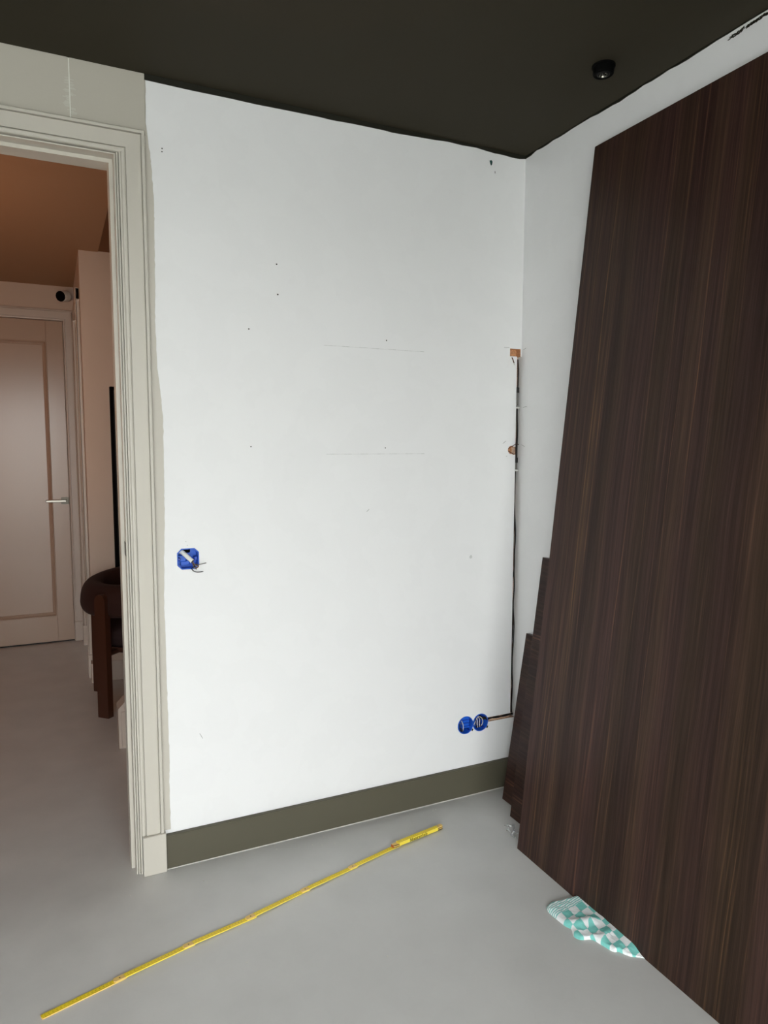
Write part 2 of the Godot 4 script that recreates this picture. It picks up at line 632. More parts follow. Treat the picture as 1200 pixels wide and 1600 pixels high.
	struct("baseboard_back_far", span(Vector3(-4.285, 0.0, 0.0), Vector3(-2.602, 0.123, 0.015), 0.002), "trim_dark", "olive grey skirting board left of the doorway, outside the picture", "baseboard")
	struct("baseboard_left", span(Vector3(-4.30, 0.0, 0.0), Vector3(-4.285, 0.123, 4.40), 0.002), "trim_dark", "olive grey skirting board along the left wall, outside the picture", "baseboard")
	struct("terrace", span(Vector3(-8.0, -0.25, 4.6), Vector3(5.0, -0.05, 12.0), 0.0), "terrace_stone", "paved terrace outside the window behind the viewpoint", "terrace")
	# skirting board
	var bb := struct("baseboard_back", box_mesh(Vector3(-0.738, 0.0615, 0.0075), Vector3(1.476, 0.123, 0.015), 0.002), "trim_dark", "olive grey skirting board along the white wall", "baseboard")
	part("top_lip", box_mesh(Vector3(-0.738, 0.1215, 0.0080), Vector3(1.474, 0.0050, 0.0172), 0.0016), mats["trim_dark"], bb)
	part("caulk_line", box_mesh(Vector3(-0.738, 0.0012, 0.0160), Vector3(1.474, 0.0024, 0.003), 0.0008), mats["dust"], bb)

func octagon(a: float, b: float) -> PackedVector2Array:
	var k := 0.60
	return v2([-a, -b * k, -a * k, -b, a * k, -b, a, -b * k, a, b * k, a * k, b, -a * k, b, -a, b * k])

# ---------------------------------------------------------------- doorway
func mitred(prof: PackedVector2Array, y0: float, which: int, xin_r: float, xin_l: float, yin: float) -> ArrayMesh:
	# prof: (u outward from the opening, z). which: 0 right upright, 1 head, 2 left upright
	var st := newst()
	if which == 0:
		extrude(st, prof, Vector3.RIGHT, Vector3.BACK, func(p: Vector2) -> Vector3: return Vector3(xin_r + p.x, y0, p.y), func(p: Vector2) -> Vector3: return Vector3(xin_r + p.x, yin + p.x, p.y))
	elif which == 1:
		extrude(st, prof, Vector3.UP, Vector3.BACK, func(p: Vector2) -> Vector3: return Vector3(xin_l - p.x, yin + p.x, p.y), func(p: Vector2) -> Vector3: return Vector3(xin_r + p.x, yin + p.x, p.y))
	else:
		extrude(st, prof, Vector3.LEFT, Vector3.BACK, func(p: Vector2) -> Vector3: return Vector3(xin_l - p.x, y0, p.y), func(p: Vector2) -> Vector3: return Vector3(xin_l - p.x, yin + p.x, p.y))
	return st.commit()

func casing_profile() -> PackedVector2Array:
	return v2([0, 0, 0, 0.010, 0.003, 0.0135, 0.009, 0.0145, 0.0120, 0.0135, 0.0122, 0.007, 0.0150, 0.007, 0.0152, 0.0155, 0.0590, 0.0165, 0.0592, 0.0095, 0.0625, 0.0095, 0.0628, 0.022, 0.071, 0.022, 0.0735, 0.018, 0.0735, 0])

func build_doorway() -> void:
	var d := thing("door_1", Vector3.ZERO, "greige moulded door frame without its door leaf", "door frame", "", "structure")
	var m: Material = mats["frame_greige"]
	var fr := v2([-0.012, -0.117, -0.012, -0.045, 0, -0.045, 0, -0.001, 0.001, 0.0, 0.0038, 0.0, 0.0042, -0.010, 0.0072, -0.010, 0.0076, 0.003, 0.0112, 0.003, 0.0116, -0.008, 0.0144, -0.008, 0.0148, 0.006, 0.0195, 0.006, 0.020, -0.117])
	for k in 3:
		part("door_frame", mitred(fr, 0.0, k, XR, XL, YH), m, d)
	var cp := casing_profile()
	part("casing", mitred(cp, 0.1395, 0, -1.5545, -2.5235, 2.395), m, d)
	part("casing", mitred(cp, 0.0, 1, -1.5545, -2.5235, 2.395), m, d)
	part("casing", mitred(cp, 0.1395, 2, -1.5545, -2.5235, 2.395), m, d)
	part("plinth_block", box_mesh(Vector3(-1.5145, 0.0700, 0.0145), Vector3(0.077, 0.1395, 0.029), 0.002), m, d)
	part("plinth_block", box_mesh(Vector3(-2.5635, 0.0700, 0.0145), Vector3(0.077, 0.1395, 0.029), 0.002), m, d)
	# board above the door, in line with the casing's outer edge, with a filled joint
	var ob := part("overdoor_panel", span(Vector3(-3.0, 2.4600, 0.0), Vector3(-1.6955, H - 0.0005, 0.0045), 0.0006), mats["overdoor"], d)
	part("overdoor_panel", span(Vector3(-1.6925, 2.4600, 0.0), Vector3(-1.4755, H - 0.0005, 0.0045), 0.0006), mats["overdoor"], d)
	var st := newst()
	var q := noise(40.0, 6)
	bx(st, Vector3(-1.694, 2.557, 0.0032), Vector3(0.0032, 0.178, 0.0042), 0.0005)
	part("joint_filler", st.commit(), mats["filler_white"], ob)
	st = newst()
	for i in 34:
		var y := 2.485 + i * 0.0031 + 0.001 * rng.randf()
		var w := 0.006 + 0.013 * rng.randf() * (1.0 if i < 26 else 0.5)
		var sx := -1.0 if rng.randf() < 0.5 else 1.0
		bx(st, Vector3(-1.694 + sx * (0.002 + w * 0.5), y, 0.0046), Vector3(w, 0.0026, 0.0004), 0.0)
	var sme := part("filler_smear", st.commit(), mats["smear"], ob)
	sme.set_meta("kind", "stuff")
	# the frame colour brushed a little way onto the white wall
	var pts := [[-1.472, 2.63], [-1.4735, 2.5], [-1.463, 2.40], [-1.4605, 2.366], [-1.456, 2.267], [-1.4565, 2.20], [-1.4575, 2.091], [-1.460, 1.98], [-1.4625, 1.886], [-1.459, 1.732], [-1.452, 1.66], [-1.4455, 1.575], [-1.447, 1.44], [-1.4485, 1.308], [-1.449, 1.254], [-1.4545, 1.10], [-1.4585, 0.927], [-1.457, 0.80], [-1.457, 0.646], [-1.4555, 0.5], [-1.455, 0.38], [-1.458, 0.30], [-1.457, 0.137]]
	var poly := PackedVector2Array()
	poly.append(Vector2(-1.4825, 2.63))
	for i in pts.size() - 1:
		for k in 8:
			var t := k / 8.0
			poly.append(Vector2(lerpf(pts[i][0], pts[i + 1][0], t) + 0.0016 * q.get_noise_1d(i + t), lerpf(pts[i][1], pts[i + 1][1], t)))
	poly.append(Vector2(-1.457, 0.137))
	poly.append(Vector2(-1.4825, 0.137))
	part("paint_overlap", slab_xy(poly, 0.0, 0.0012), m, d)
	var sp := part("strike_plate", box_mesh(Vector3(XR - 0.0008, 1.1345, -0.0235), Vector3(0.002, 0.046, 0.041), 0.0006), mats["steel_dark"], d)
	sp.set_meta("label", "small dark steel strike plate")

# ---------------------------------------------------------------- hall
func build_hall() -> void:
	var hw := "hall_wall"
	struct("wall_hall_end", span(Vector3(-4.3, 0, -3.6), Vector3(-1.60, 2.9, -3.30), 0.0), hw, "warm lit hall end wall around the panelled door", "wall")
	# side wall with the opening of a second door
	var sw := CSGCombiner3D.new()
	sw.name = numbered("wall_hall_side")
	add_child(sw, true)
	tag(sw, "narrow hall side wall beside the panelled door", "wall", "", "structure")
	var b := CSGBox3D.new()
	b.name = "body"
	b.size = Vector3(0.12, 2.9, 1.40)
	b.position = Vector3(-1.54, 1.45, -2.90)
	b.material = mats[hw]
	sw.add_child(b, true)
	var c := CSGBox3D.new()
	c.name = "cut"
	c.operation = CSGShape3D.OPERATION_SUBTRACTION
	c.size = Vector3(0.3, 2.40, 0.82)
	c.position = Vector3(-1.56, 1.19, -2.74)
	c.material = mats["hall_trim"]
	sw.add_child(c, true)
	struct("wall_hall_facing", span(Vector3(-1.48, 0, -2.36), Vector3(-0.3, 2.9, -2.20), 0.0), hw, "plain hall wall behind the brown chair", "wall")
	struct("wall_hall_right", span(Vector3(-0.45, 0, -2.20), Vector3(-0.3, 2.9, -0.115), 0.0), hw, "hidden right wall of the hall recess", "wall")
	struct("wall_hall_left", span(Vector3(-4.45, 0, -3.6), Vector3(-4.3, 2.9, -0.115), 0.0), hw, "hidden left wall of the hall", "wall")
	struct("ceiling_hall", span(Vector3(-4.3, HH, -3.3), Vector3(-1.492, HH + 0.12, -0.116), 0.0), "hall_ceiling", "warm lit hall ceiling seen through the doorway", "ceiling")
	struct("ceiling_hall_strip", span(Vector3(-1.491, 2.634, -2.199), Vector3(-0.3, 2.95, -0.116), 0.0), "strip_brown", "darker brown strip of hall ceiling over the recess", "ceiling")  # flush with the hall ceiling; only its colour makes it darker
	# skirting
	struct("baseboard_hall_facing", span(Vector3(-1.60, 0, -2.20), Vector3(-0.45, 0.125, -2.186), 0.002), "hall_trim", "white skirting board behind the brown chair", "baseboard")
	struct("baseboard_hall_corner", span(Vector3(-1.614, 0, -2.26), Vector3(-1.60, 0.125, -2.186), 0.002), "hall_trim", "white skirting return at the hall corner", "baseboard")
	# door at the hall's end
	var z := -3.30
	var d := thing("door_2", Vector3(0, 0, z), "panelled door with lever handle at the hall's end", "door", "", "structure")
	var m: Material = mats["hall_door"]
	var t: Material = mats["hall_trim"]
	var xr := -1.683
	var xl := -2.563
	var pr := -1.795
	var pl := -2.451
	var y0 := 0.205
	var y1 := 2.228
	part("stile", span(Vector3(pr, 0.012, 0.0), Vector3(xr, 2.375, 0.022), 0.0015), m, d)
	part("stile", span(Vector3(xl, 0.012, 0.0), Vector3(pl, 2.375, 0.022), 0.0015), m, d)
	part("rail", span(Vector3(pl, 0.012, 0.0), Vector3(pr, y0, 0.022), 0.0015), m, d)
	part("rail", span(Vector3(pl, y1, 0.0), Vector3(pr, 2.375, 0.022), 0.0015), m, d)
	part("panel", span(Vector3(pl, y0, 0.0), Vector3(pr, y1, 0.010), 0.0), m, d)
	# moulding round the panel: profile runs inward
	var mp := v2([0, 0.006, 0, 0.026, 0.006, 0.028, 0.010, 0.026, 0.014, 0.019, 0.022, 0.016, 0.028, 0.012, 0.028, 0.006])
	for k in 4:
		var st := newst()
		if k == 0:
			extrude(st, mp, Vector3.LEFT, Vector3.BACK, func(p: Vector2) -> Vector3: return Vector3(pr - p.x, y0 + p.x, p.y), func(p: Vector2) -> Vector3: return Vector3(pr - p.x, y1 - p.x, p.y))
		elif k == 1:
			extrude(st, mp, Vector3.RIGHT, Vector3.BACK, func(p: Vector2) -> Vector3: return Vector3(pl + p.x, y0 + p.x, p.y), func(p: Vector2) -> Vector3: return Vector3(pl + p.x, y1 - p.x, p.y))
		elif k == 2:
			extrude(st, mp, Vector3.UP, Vector3.BACK, func(p: Vector2) -> Vector3: return Vector3(pl + p.x, y0 + p.x, p.y), func(p: Vector2) -> Vector3: return Vector3(pr - p.x, y0 + p.x, p.y))
		else:
			extrude(st, mp, Vector3.DOWN, Vector3.BACK, func(p: Vector2) -> Vector3: return Vector3(pl + p.x, y1 - p.x, p.y), func(p: Vector2) -> Vector3: return Vector3(pr - p.x, y1 - p.x, p.y))
		part("panel_moulding", st.commit(), m, d)
	# casing
	var cp := PackedVector2Array()
	for p in casing_profile():
		cp.append(Vector2(p.x * 1.04, p.y + 0.012 if p.y > 0.001 else p.y))
	part("casing", mitred(cp, 0.15, 0, -1.6785, -2.5675, 2.380), t, d)
	part("casing", mitred(cp, 0.15, 1, -1.6785, -2.5675, 2.380), t, d)
	part("casing", mitred(cp, 0.15, 2, -1.6785, -2.5675, 2.380), t, d)
	part("plinth_block", span(Vector3(-1.6785, 0, 0), Vector3(-1.6015, 0.15, 0.040), 0.002), t, d)
	part("plinth_block", span(Vector3(-2.6445, 0, 0), Vector3(-2.5675, 0.15, 0.040), 0.002), t, d)
	part("gap_shade", span(Vector3(xl, 0.0005, 0.001), Vector3(xr, 0.011, 0.008), 0.0), mats["black_matt"], d)  # solid black strip painting the shade in the gap under the door
	# lever handle
	var hd := part("door_handle", box_mesh(Vector3(-1.712, 1.069, 0.026), Vector3(0.05, 0.05, 0.008), 0.0015), mats["steel_dark"], d)
	var st2 := newst()
	bx(st2, Vector3(-1.712, 1.069, 0.048), Vector3(0.018, 0.018, 0.044), 0.004)
	bx(st2, Vector3(-1.772, 1.069, 0.068), Vector3(0.138, 0.018, 0.010), 0.003)
	part("lever", st2.commit(), mats["steel"], hd)
	# second door in the side wall, seen at a flat angle
	var s := thing("door_3", Vector3(-1.60, 0, -2.74), "hall side door seen edge on with steel hinges", "door", "", "structure")
	part("door_leaf", span(Vector3(0.012, 0.01, -0.375), Vector3(0.052, 2.36, 0.375), 0.002), t, s)
	for k in 2:
		var sg := -1.0 if k == 0 else 1.0
		part("casing", span(Vector3(-0.020, 0.15, sg * 0.405 - 0.036), Vector3(0.0, 2.43, sg * 0.405 + 0.036), 0.004), t, s)
		part("plinth_block", span(Vector3(-0.026, 0.0, sg * 0.405 - 0.038), Vector3(0.0, 0.15, sg * 0.405 + 0.038), 0.002), t, s)
		part("door_frame", span(Vector3(0.0, 0.0, sg * 0.41 - 0.0), Vector3(0.10, 2.39, sg * 0.41 - sg * 0.03), 0.002), t, s)
		part("casing_bead", span(Vector3(-0.027, 0.15, sg * 0.445 - 0.007), Vector3(-0.02, 2.43, sg * 0.445 + 0.007), 0.003), t, s)
	part("casing", span(Vector3(-0.020, 2.36, -0.441), Vector3(0.0, 2.432, 0.441), 0.004), t, s)
	for y: float in [2.215, 1.845]:
		var hg := part("hinge", tube_mesh([Vector3(-0.008, y - 0.045, 0.364), Vector3(-0.008, y + 0.045, 0.364)], 0.0075, 10), mats["steel"], s)
		hg.set_meta("label", "steel hinge knuckle")
	part("strike_plate", span(Vector3(-0.026, 1.055, 0.33), Vector3(-0.0, 1.085, 0.40), 0.002), mats["steel_dark"], s)

func build_hall_items() -> void:
	# wall-mounted camera
	var c := thing("security_camera", Vector3(-1.64, 2.558, -3.30), "white cylindrical camera with black face high on the hall end wall", "camera")
	part("mount_plate", lathe_mesh(v2([0, 0.012, 0.030, 0.012, 0.034, 0.009, 0.034, 0.0]), 24, Transform3D(Basis(Vector3.RIGHT, PI / 2), Vector3.ZERO)), mats["hall_trim"], c)
	var dir := Vector3(-0.55, -0.22, 0.80).normalized()
	part("arm", tube_mesh([Vector3(0, 0, 0.010), Vector3(0.0, -0.004, 0.03), Vector3(-0.006, -0.005, 0.046)], 0.011, 12), mats["black_matt"], c)
	var q := Quaternion(Vector3.UP, dir)
	var xf := Transform3D(Basis(q), Vector3(-0.004, 0.0, 0.040))
	part("body", lathe_mesh(v2([0.0, -0.004, 0.026, 0.0, 0.036, 0.008, 0.039, 0.02, 0.039, 0.076, 0.037, 0.081]), 28, xf), mats["white_plastic"], c)
	var fa := part("face", lathe_mesh(v2([0.037, 0.081, 0.033, 0.084, 0.0, 0.085]), 28, xf), mats["black_dull"], c)
	fa.set_meta("label", "round black camera face")
	part("lens", lathe_mesh(v2([0.011, 0.0851, 0.009, 0.088, 0.0, 0.089]), 18, xf), mats["black_dull"], c)
	# tall black panel on the facing wall
	var p := thing("wall_mirror", Vector3(-1.455, 0.70, -2.20), "tall black edged panel on the hall wall above the chair", "mirror")
	part("frame", span(Vector3(0, 0, 0.002), Vector3(0.020, 1.134, 0.040), 0.002), mats["black_dull"], p)
	part("frame", span(Vector3(0.78, 0, 0.002), Vector3(0.80, 1.134, 0.040), 0.002), mats["black_dull"], p)
	part("frame", span(Vector3(0.02, 0, 0.002), Vector3(0.78, 0.02, 0.040), 0.002), mats["black_dull"], p)
	part("frame", span(Vector3(0.02, 1.114, 0.002), Vector3(0.78, 1.134, 0.040), 0.002), mats["black_dull"], p)
	part("glass", span(Vector3(0.02, 0.02, 0.006), Vector3(0.78, 1.114, 0.034), 0.0), mats["black_gloss"], p)
	# low white block just behind the jamb
	var st := newst()
	extrude(st, v2([0, 0, 0.30, 0, 0.30, 0.235, 0.035, 0.235, 0.0, 0.198]), Vector3.RIGHT, Vector3.UP, func(v: Vector2) -> Vector3: return Vector3(v.x, v.y, 0), func(v: Vector2) -> Vector3: return Vector3(v.x, v.y, -0.10))
	var w := part("white_block", st.commit(), mats["hall_trim"])
	w.position = Vector3(-1.541, 0, -1.10)
	tag(w, "low white block half hidden behind the door frame near the floor", "block")
	part("bead", span(Vector3(0.012, 0.0, 0.0), Vector3(0.30, 0.185, 0.006), 0.002), mats["hall_trim"], w)
	# the lamp that warms the hall, out of the picture to the left
	var l := thing("floor_lamp", Vector3(-2.85, 0.0, -1.05), "warm glowing floor lamp standing in the hall, left of the doorway's view", "lamp")
	part("base", lathe_mesh(v2([0.0, 0.022, 0.125, 0.018, 0.14, 0.008, 0.14, 0.0, 0.0, 0.0]), 32), mats["black_matt"], l)
	part("pole", tube_mesh([Vector3(0, 0.02, 0), Vector3(0, 1.62, 0)], 0.011, 12), mats["black_matt"], l)
	part("added_baffle", lathe_mesh(v2([0.0, 1.606, 0.24, 1.618, 0.25, 1.624, 0.24, 1.626, 0.0, 1.618]), 40), mats["black_matt"], l)  # opaque disc added to keep lamp light off the floor and lower wall
	var em := mat("lamp_glow", rgb(255, 214, 170), 0.6)
	em.emission_enabled = true
	em.emission = rgb(255, 176, 110)
	em.emission_energy_multiplier = 0.9
	part("lamp_shade", lathe_mesh(v2([0.0, 1.62, 0.09, 1.62, 0.10, 1.64, 0.085, 1.84, 0.075, 1.86, 0.0, 1.86]), 28), em, l)
	var o := OmniLight3D.new()
	o.name = "lamp_light"
	o.position = Vector3(0, 1.74, 0)
	o.light_color = rgb(255, 190, 140)
	o.light_energy = 0.46
	o.light_size = 0.06
	o.omni_range = 12.0
	o.omni_attenuation = 2.0
	o.shadow_enabled = true
	l.add_child(o)

# ---------------------------------------------------------------- leaning boards
func lean_board(called: String, foot: Vector2, top: Vector2, z0: float, z1: float, thick: float, key: String, label: String, uvs: Vector2) -> void:
	# foot and top: (x, y) of the front face
	var o := thing(called, Vector3(foot.x, 0, z0), label, "board", "dark veneered boards leaning on the wall")
	var along := Vector3(top.x - foot.x, top.y - foot.y, 0)
	var ln := along.length()
	var up := along / ln
	var back := Vector3(up.y, -up.x, 0)      # away from the room
	var w := z1 - z0
	var xf := Transform3D(Basis(Vector3.BACK, up, back), Vector3.ZERO)   # local x along z, y up the board, z to the back
	# keep the front foot edge on the floor
	xf.origin = Vector3(0, foot.y, 0) + up * 0.0005
	var st := newst()
	bx(st, Vector3(w * 0.5, ln * 0.5, thick * 0.5), Vector3(w - 0.002, ln - 0.002, thick - 0.0016), 0.0006, xf)
	part("board_core", st.commit(), mats["board_core"], o)
	st = newst()   # veneer with texture coordinates that follow the grain
	var P := func(a: float, b: float) -> Vector3: return xf * Vector3(a, b, -0.0003)
	var nn := -back
	for t: Array in [[0, 1, 2], [0, 2, 3]]:
		var cs := [Vector2(0.0004, 0.0004), Vector2(w - 0.0004, 0.0004), Vector2(w - 0.0004, ln - 0.0004), Vector2(0.0004, ln - 0.0004)]
		var tr := [cs[t[0]], cs[t[1]], cs[t[2]]]
		var g: Vector3 = (P.call(tr[2].x, tr[2].y) - P.call(tr[0].x, tr[0].y)).cross(P.call(tr[1].x, tr[1].y) - P.call(tr[0].x, tr[0].y))
		if g.dot(nn) < 0.0:
			tr = [tr[0], tr[2], tr[1]]
		for c: Vector2 in tr:
			st.set_normal(nn)
			# the two short boards have their grain lying across
			st.set_uv(Vector2(c.y / uvs.x, c.x / uvs.y) if key == "veneer_low" else Vector2(c.x / uvs.x, 1.0 - c.y / uvs.y))
			st.add_vertex(P.call(c.x, c.y))
	# a skirt gives the veneer its own thickness
	var B := func(a: float, b: float) -> Vector3: return xf * Vector3(a, b, 0.0012)
	var cn := [Vector2(0.0004, 0.0004), Vector2(w - 0.0004, 0.0004), Vector2(w - 0.0004, ln - 0.0004), Vector2(0.0004, ln - 0.0004)]
	var dirs := [-up, Vector3.BACK, up, Vector3.FORWARD]
	for i in 4:
		var a: Vector2 = cn[i]
		var b: Vector2 = cn[(i + 1) % 4]
		quad(st, P.call(a.x, a.y), P.call(b.x, b.y), B.call(b.x, b.y), B.call(a.x, a.y), dirs[i])
	part("veneer_face", st.commit(), mats[key], o)
	st = newst()
	bx(st, Vector3(0.0, ln * 0.5, thick * 0.5), Vector3(0.0016, ln, thick), 0.0003, xf)
	part("edge_band", st.commit(), mats["board_edge"], o)
	st = newst()
	bx(st, Vector3(w * 0.5, ln, thick * 0.5), Vector3(w, 0.0016, thick), 0.0003, xf)
	part("edge_band", st.commit(), mats["board_edge"], o)

func build_boards() -> void:
	lean_board("veneer_board", Vector2(-0.288, 0.0), Vector2(-0.0165, 2.525), 0.428, 1.648, 0.016, "veneer", "tallest dark veneered board, leaning nearly to the ceiling, its foot touching the checked towel", Vector2(1.3, 2.6))
	lean_board("veneer_board", Vector2(-0.178, 0.0), Vector2(-0.046, 1.040), 0.228, 1.30, 0.0425, "veneer_low", "middle dark board of the three, a narrow strip beside the tallest board", Vector2(0.65, 1.3))
	lean_board("veneer_board", Vector2(-0.125, 0.0), Vector2(-0.0195, 0.698), 0.098, 0.90, 0.018, "veneer_low", "shortest dark board, closest to the corner beside the skirting", Vector2(0.65, 1.3))
	# crumpled clear film by the boards' feet
	var st := newst()
	var n := noise(0.35, 3, 2)
	for s in 5:
		var rows := []
		var c: Vector3 = [Vector3(-0.232, 0.5, 0.300), Vector3(-0.252, 1.2, 0.335), Vector3(-0.228, 2.2, 0.322), Vector3(-0.243, 0.1, 0.352), Vector3(-0.262, 1.6, 0.366)][s]
		var wd: float = [0.0030, 0.0022, 0.0026, 0.0018, 0.0020][s]
		for i in 8:
			var r := []
			for j in 4:
				var a := (i - 3.5) * 0.0052
				var b := (j - 1.5) * wd
				r.append(Vector3(c.x + a * cos(c.y) - b * sin(c.y), 0.003 + 0.022 * absf(n.get_noise_2d(i * 2.1 + s * 9.0, j * 2.6 + s * 4.0)) + 0.004 * (j % 2), c.z + a * sin(c.y) + b * cos(c.y)))
			rows.append(r)
		grid(st, rows)
	var f := part("plastic_film", st.commit(), mats["foil"])
	tag(f, "crumpled scrap of clear plastic film on the floor at the foot of the boards", "plastic wrap")

# ---------------------------------------------------------------- folding rule
func lath_mesh(ln: float, tan_start: float, tan_end: float, side_key: String) -> ArrayMesh:
	# along +x from 0; 16 mm wide in z, 3.2 mm thick, rounded ends; surfaces: printed faces, edges, end pieces
	var hw := 0.008
	var th := 0.0032
	var out := PackedVector2Array()
	var n := 6
	for i in n + 1:
		var a := -PI / 2 + PI * i / n
		out.append(Vector2(ln - hw * 0.55 + cos(a) * hw * 0.55, sin(a) * hw))
	for i in n + 1:
		var a := PI / 2 + PI * i / n
		out.append(Vector2(hw * 0.55 + cos(a) * hw * 0.55, sin(a) * hw))
	var faces := newst()
	var sides := newst()
	var ends := newst()
	var caps := newst()
	var cuts := [0.0, tan_start, ln - tan_end, ln]
	for k in 3:
		if cuts[k + 1] - cuts[k] < 0.001:
			continue
		var rect := v2([cuts[k], -0.1, cuts[k + 1], -0.1, cuts[k + 1], 0.1, cuts[k], 0.1])
		for poly in Geometry2D.intersect_polygons(out, rect):
			var ix := Geometry2D.triangulate_polygon(poly)
			var st: SurfaceTool = faces if k == 1 else caps
			for y: float in [0.0, th]:
				for i in range(0, ix.size(), 3):
					var tr := [poly[ix[i]], poly[ix[i + 1]], poly[ix[i + 2]]]
					var P := []
					for p: Vector2 in tr:
						P.append(Vector3(p.x, y, p.y))
					var g: Vector3 = (P[2] - P[0]).cross(P[1] - P[0])
					var up := 1.0 if y > 0.0 else -1.0
					var o := [0, 1, 2] if g.y * up > 0.0 else [0, 2, 1]
					for e: int in o:
						st.set_normal(Vector3(0, up, 0))
						st.set_uv(Vector2(P[e].x / 0.235, 0.5 + P[e].z / 0.016))
						st.add_vertex(P[e])
	for i in out.size():
		var p := out[i]
		var q := out[(i + 1) % out.size()]
		# long straight edges are divided at the end pieces
		var xs := [p.x, q.x]
		if absf(q.x - p.x) > 0.05:
			xs = [p.x]
			for c: float in ([cuts[1], cuts[2]] if q.x > p.x else [cuts[2], cuts[1]]):
				xs.append(c)
			xs.append(q.x)
		for j in xs.size() - 1:
			var a := Vector2(xs[j], p.y if xs.size() > 2 else (p.y if j == 0 else q.y))
			var b := Vector2(xs[j + 1], q.y)
			if xs.size() > 2:
				a.y = p.y
				b.y = p.y
			var mid := (a.x + b.x) * 0.5
			var st: SurfaceTool = sides if mid > cuts[1] and mid < cuts[2] else ends
			quad(st, Vector3(a.x, 0, a.y), Vector3(b.x, 0, b.y), Vector3(b.x, th, b.y), Vector3(a.x, th, a.y), Vector3(b.y - a.y, 0, -(b.x - a.x)))
	var m := ArrayMesh.new()
	for e: Array in [[faces, "lath_yellow"], [sides, "lath_edge"], [ends, side_key], [caps, "lath_tan"]]:
		e[0].commit(m)
		if m.get_surface_count() > 0:
			m.surface_set_material(m.get_surface_count() - 1, mats[e[1]])
	return m

func build_ruler() -> void:
	var steps := [Vector2(-1.865, 0.541), Vector2(-1.686, 0.492), Vector2(-1.490, 0.438), Vector2(-1.292, 0.394), Vector2(-1.093, 0.337), Vector2(-0.900, 0.286), Vector2(-0.705, 0.233)]
	var at := Vector3(-1.865, 0, 0.541)
	var root := thing("folding_ruler", at, "yellow folding rule unfolded across the grey floor, far end still folded", "folding ruler")
	var th := 0.0032
	var place := func(o: MeshInstance3D, a: Vector3, b: Vector3) -> void:
		var d := (b - a).normalized()
		var s := Vector3(-d.z, 0, d.x).normalized()    # across, to the viewer's side
		o.transform = Transform3D(Basis(d, s.cross(d), s), a - at)
	for i in 6:
		var a := Vector3(steps[i].x, 0.0006 if i == 0 else th + 0.0012, steps[i].y)
		var e := Vector3(steps[i + 1].x, 0.0004, steps[i + 1].y)
		var d := (e - a).normalized()
		var ln := a.distance_to(e) + 0.034
		var b := a + d * ln
		b.y = 0.0006
		var o := part("lath", lath_mesh(ln, 0.0 if i == 0 else 0.030, 0.0, "lath_tan"), null, root)
		place.call(o, a, b)
		if i > 0:   # pivot rivet
			part("rivet", lathe_mesh(v2([0.0, 0.0006, 0.0016, 0.0005, 0.0022, 0.0]), 10), mats["lath_dark"], root, a + d * 0.017 + Vector3(0, th, 0) - at)
			var tickm := box_mesh(Vector3(0.0295, 0.0012, 0.0082), Vector3(0.003, 0.0036, 0.0012), 0.0003)
			part("hinge_clip", tickm, mats["lath_tan"], o)
	# the four laths still folded, lying on one another
	var a0 := Vector3(steps[6].x, th + 0.0012, steps[6].y)
	var dd := Vector3(-0.471 + 0.705, 0, 0.188 - 0.233).normalized()
	var lens := 0.240
	for k in 4:
		var y := th * 1.02 * k
		var st0 := 0.022 if k == 3 else (0.002 if k % 2 == 1 else 0.0)
		var a := a0 + dd * st0 + Vector3(0, y, 0)
		var b := a + dd * (lens - st0)
		b.y = a.y - 0.0034
		var o := part("lath", lath_mesh(lens - st0, 0.028 - st0 * 0.9 if k < 3 else 0.0, 0.026, "lath_tan" if k == 3 else ("lath_dark" if k % 2 == 0 else "lath_tan")), null, root)
		place.call(o, a, b)
		if k == 0:
			part("end_cap", span(Vector3(-0.0008, 0.0, -0.007), Vector3(0.0004, 0.0095, 0.007), 0.0003), mats["lath_red"], o)
			var tm := TextMesh.new()
			tm.text = "Maurerlob"
			var sf := SystemFont.new()
			sf.font_names = PackedStringArray(["Droid Serif"])
			sf.font_weight = 700
			tm.font = sf
			tm.font_size = 64
			tm.pixel_size = 0.0155 / 64.0
			tm.depth = 0.0004
			tm.horizontal_alignment = HORIZONTAL_ALIGNMENT_CENTER
			tm.vertical_alignment = VERTICAL_ALIGNMENT_CENTER
			var te := part("lettering", tm, mats["print_black"], o, Vector3(0.118, 0.0062, 0.0082))
			te.name = "lettering"
	part("rivet", lathe_mesh(v2([0.0, 0.0008, 0.002, 0.0006, 0.0028, 0.0]), 12), mats["steel"], root, a0 + dd * 0.220 + Vector3(0, th * 4.0 - 0.003, 0) - at)

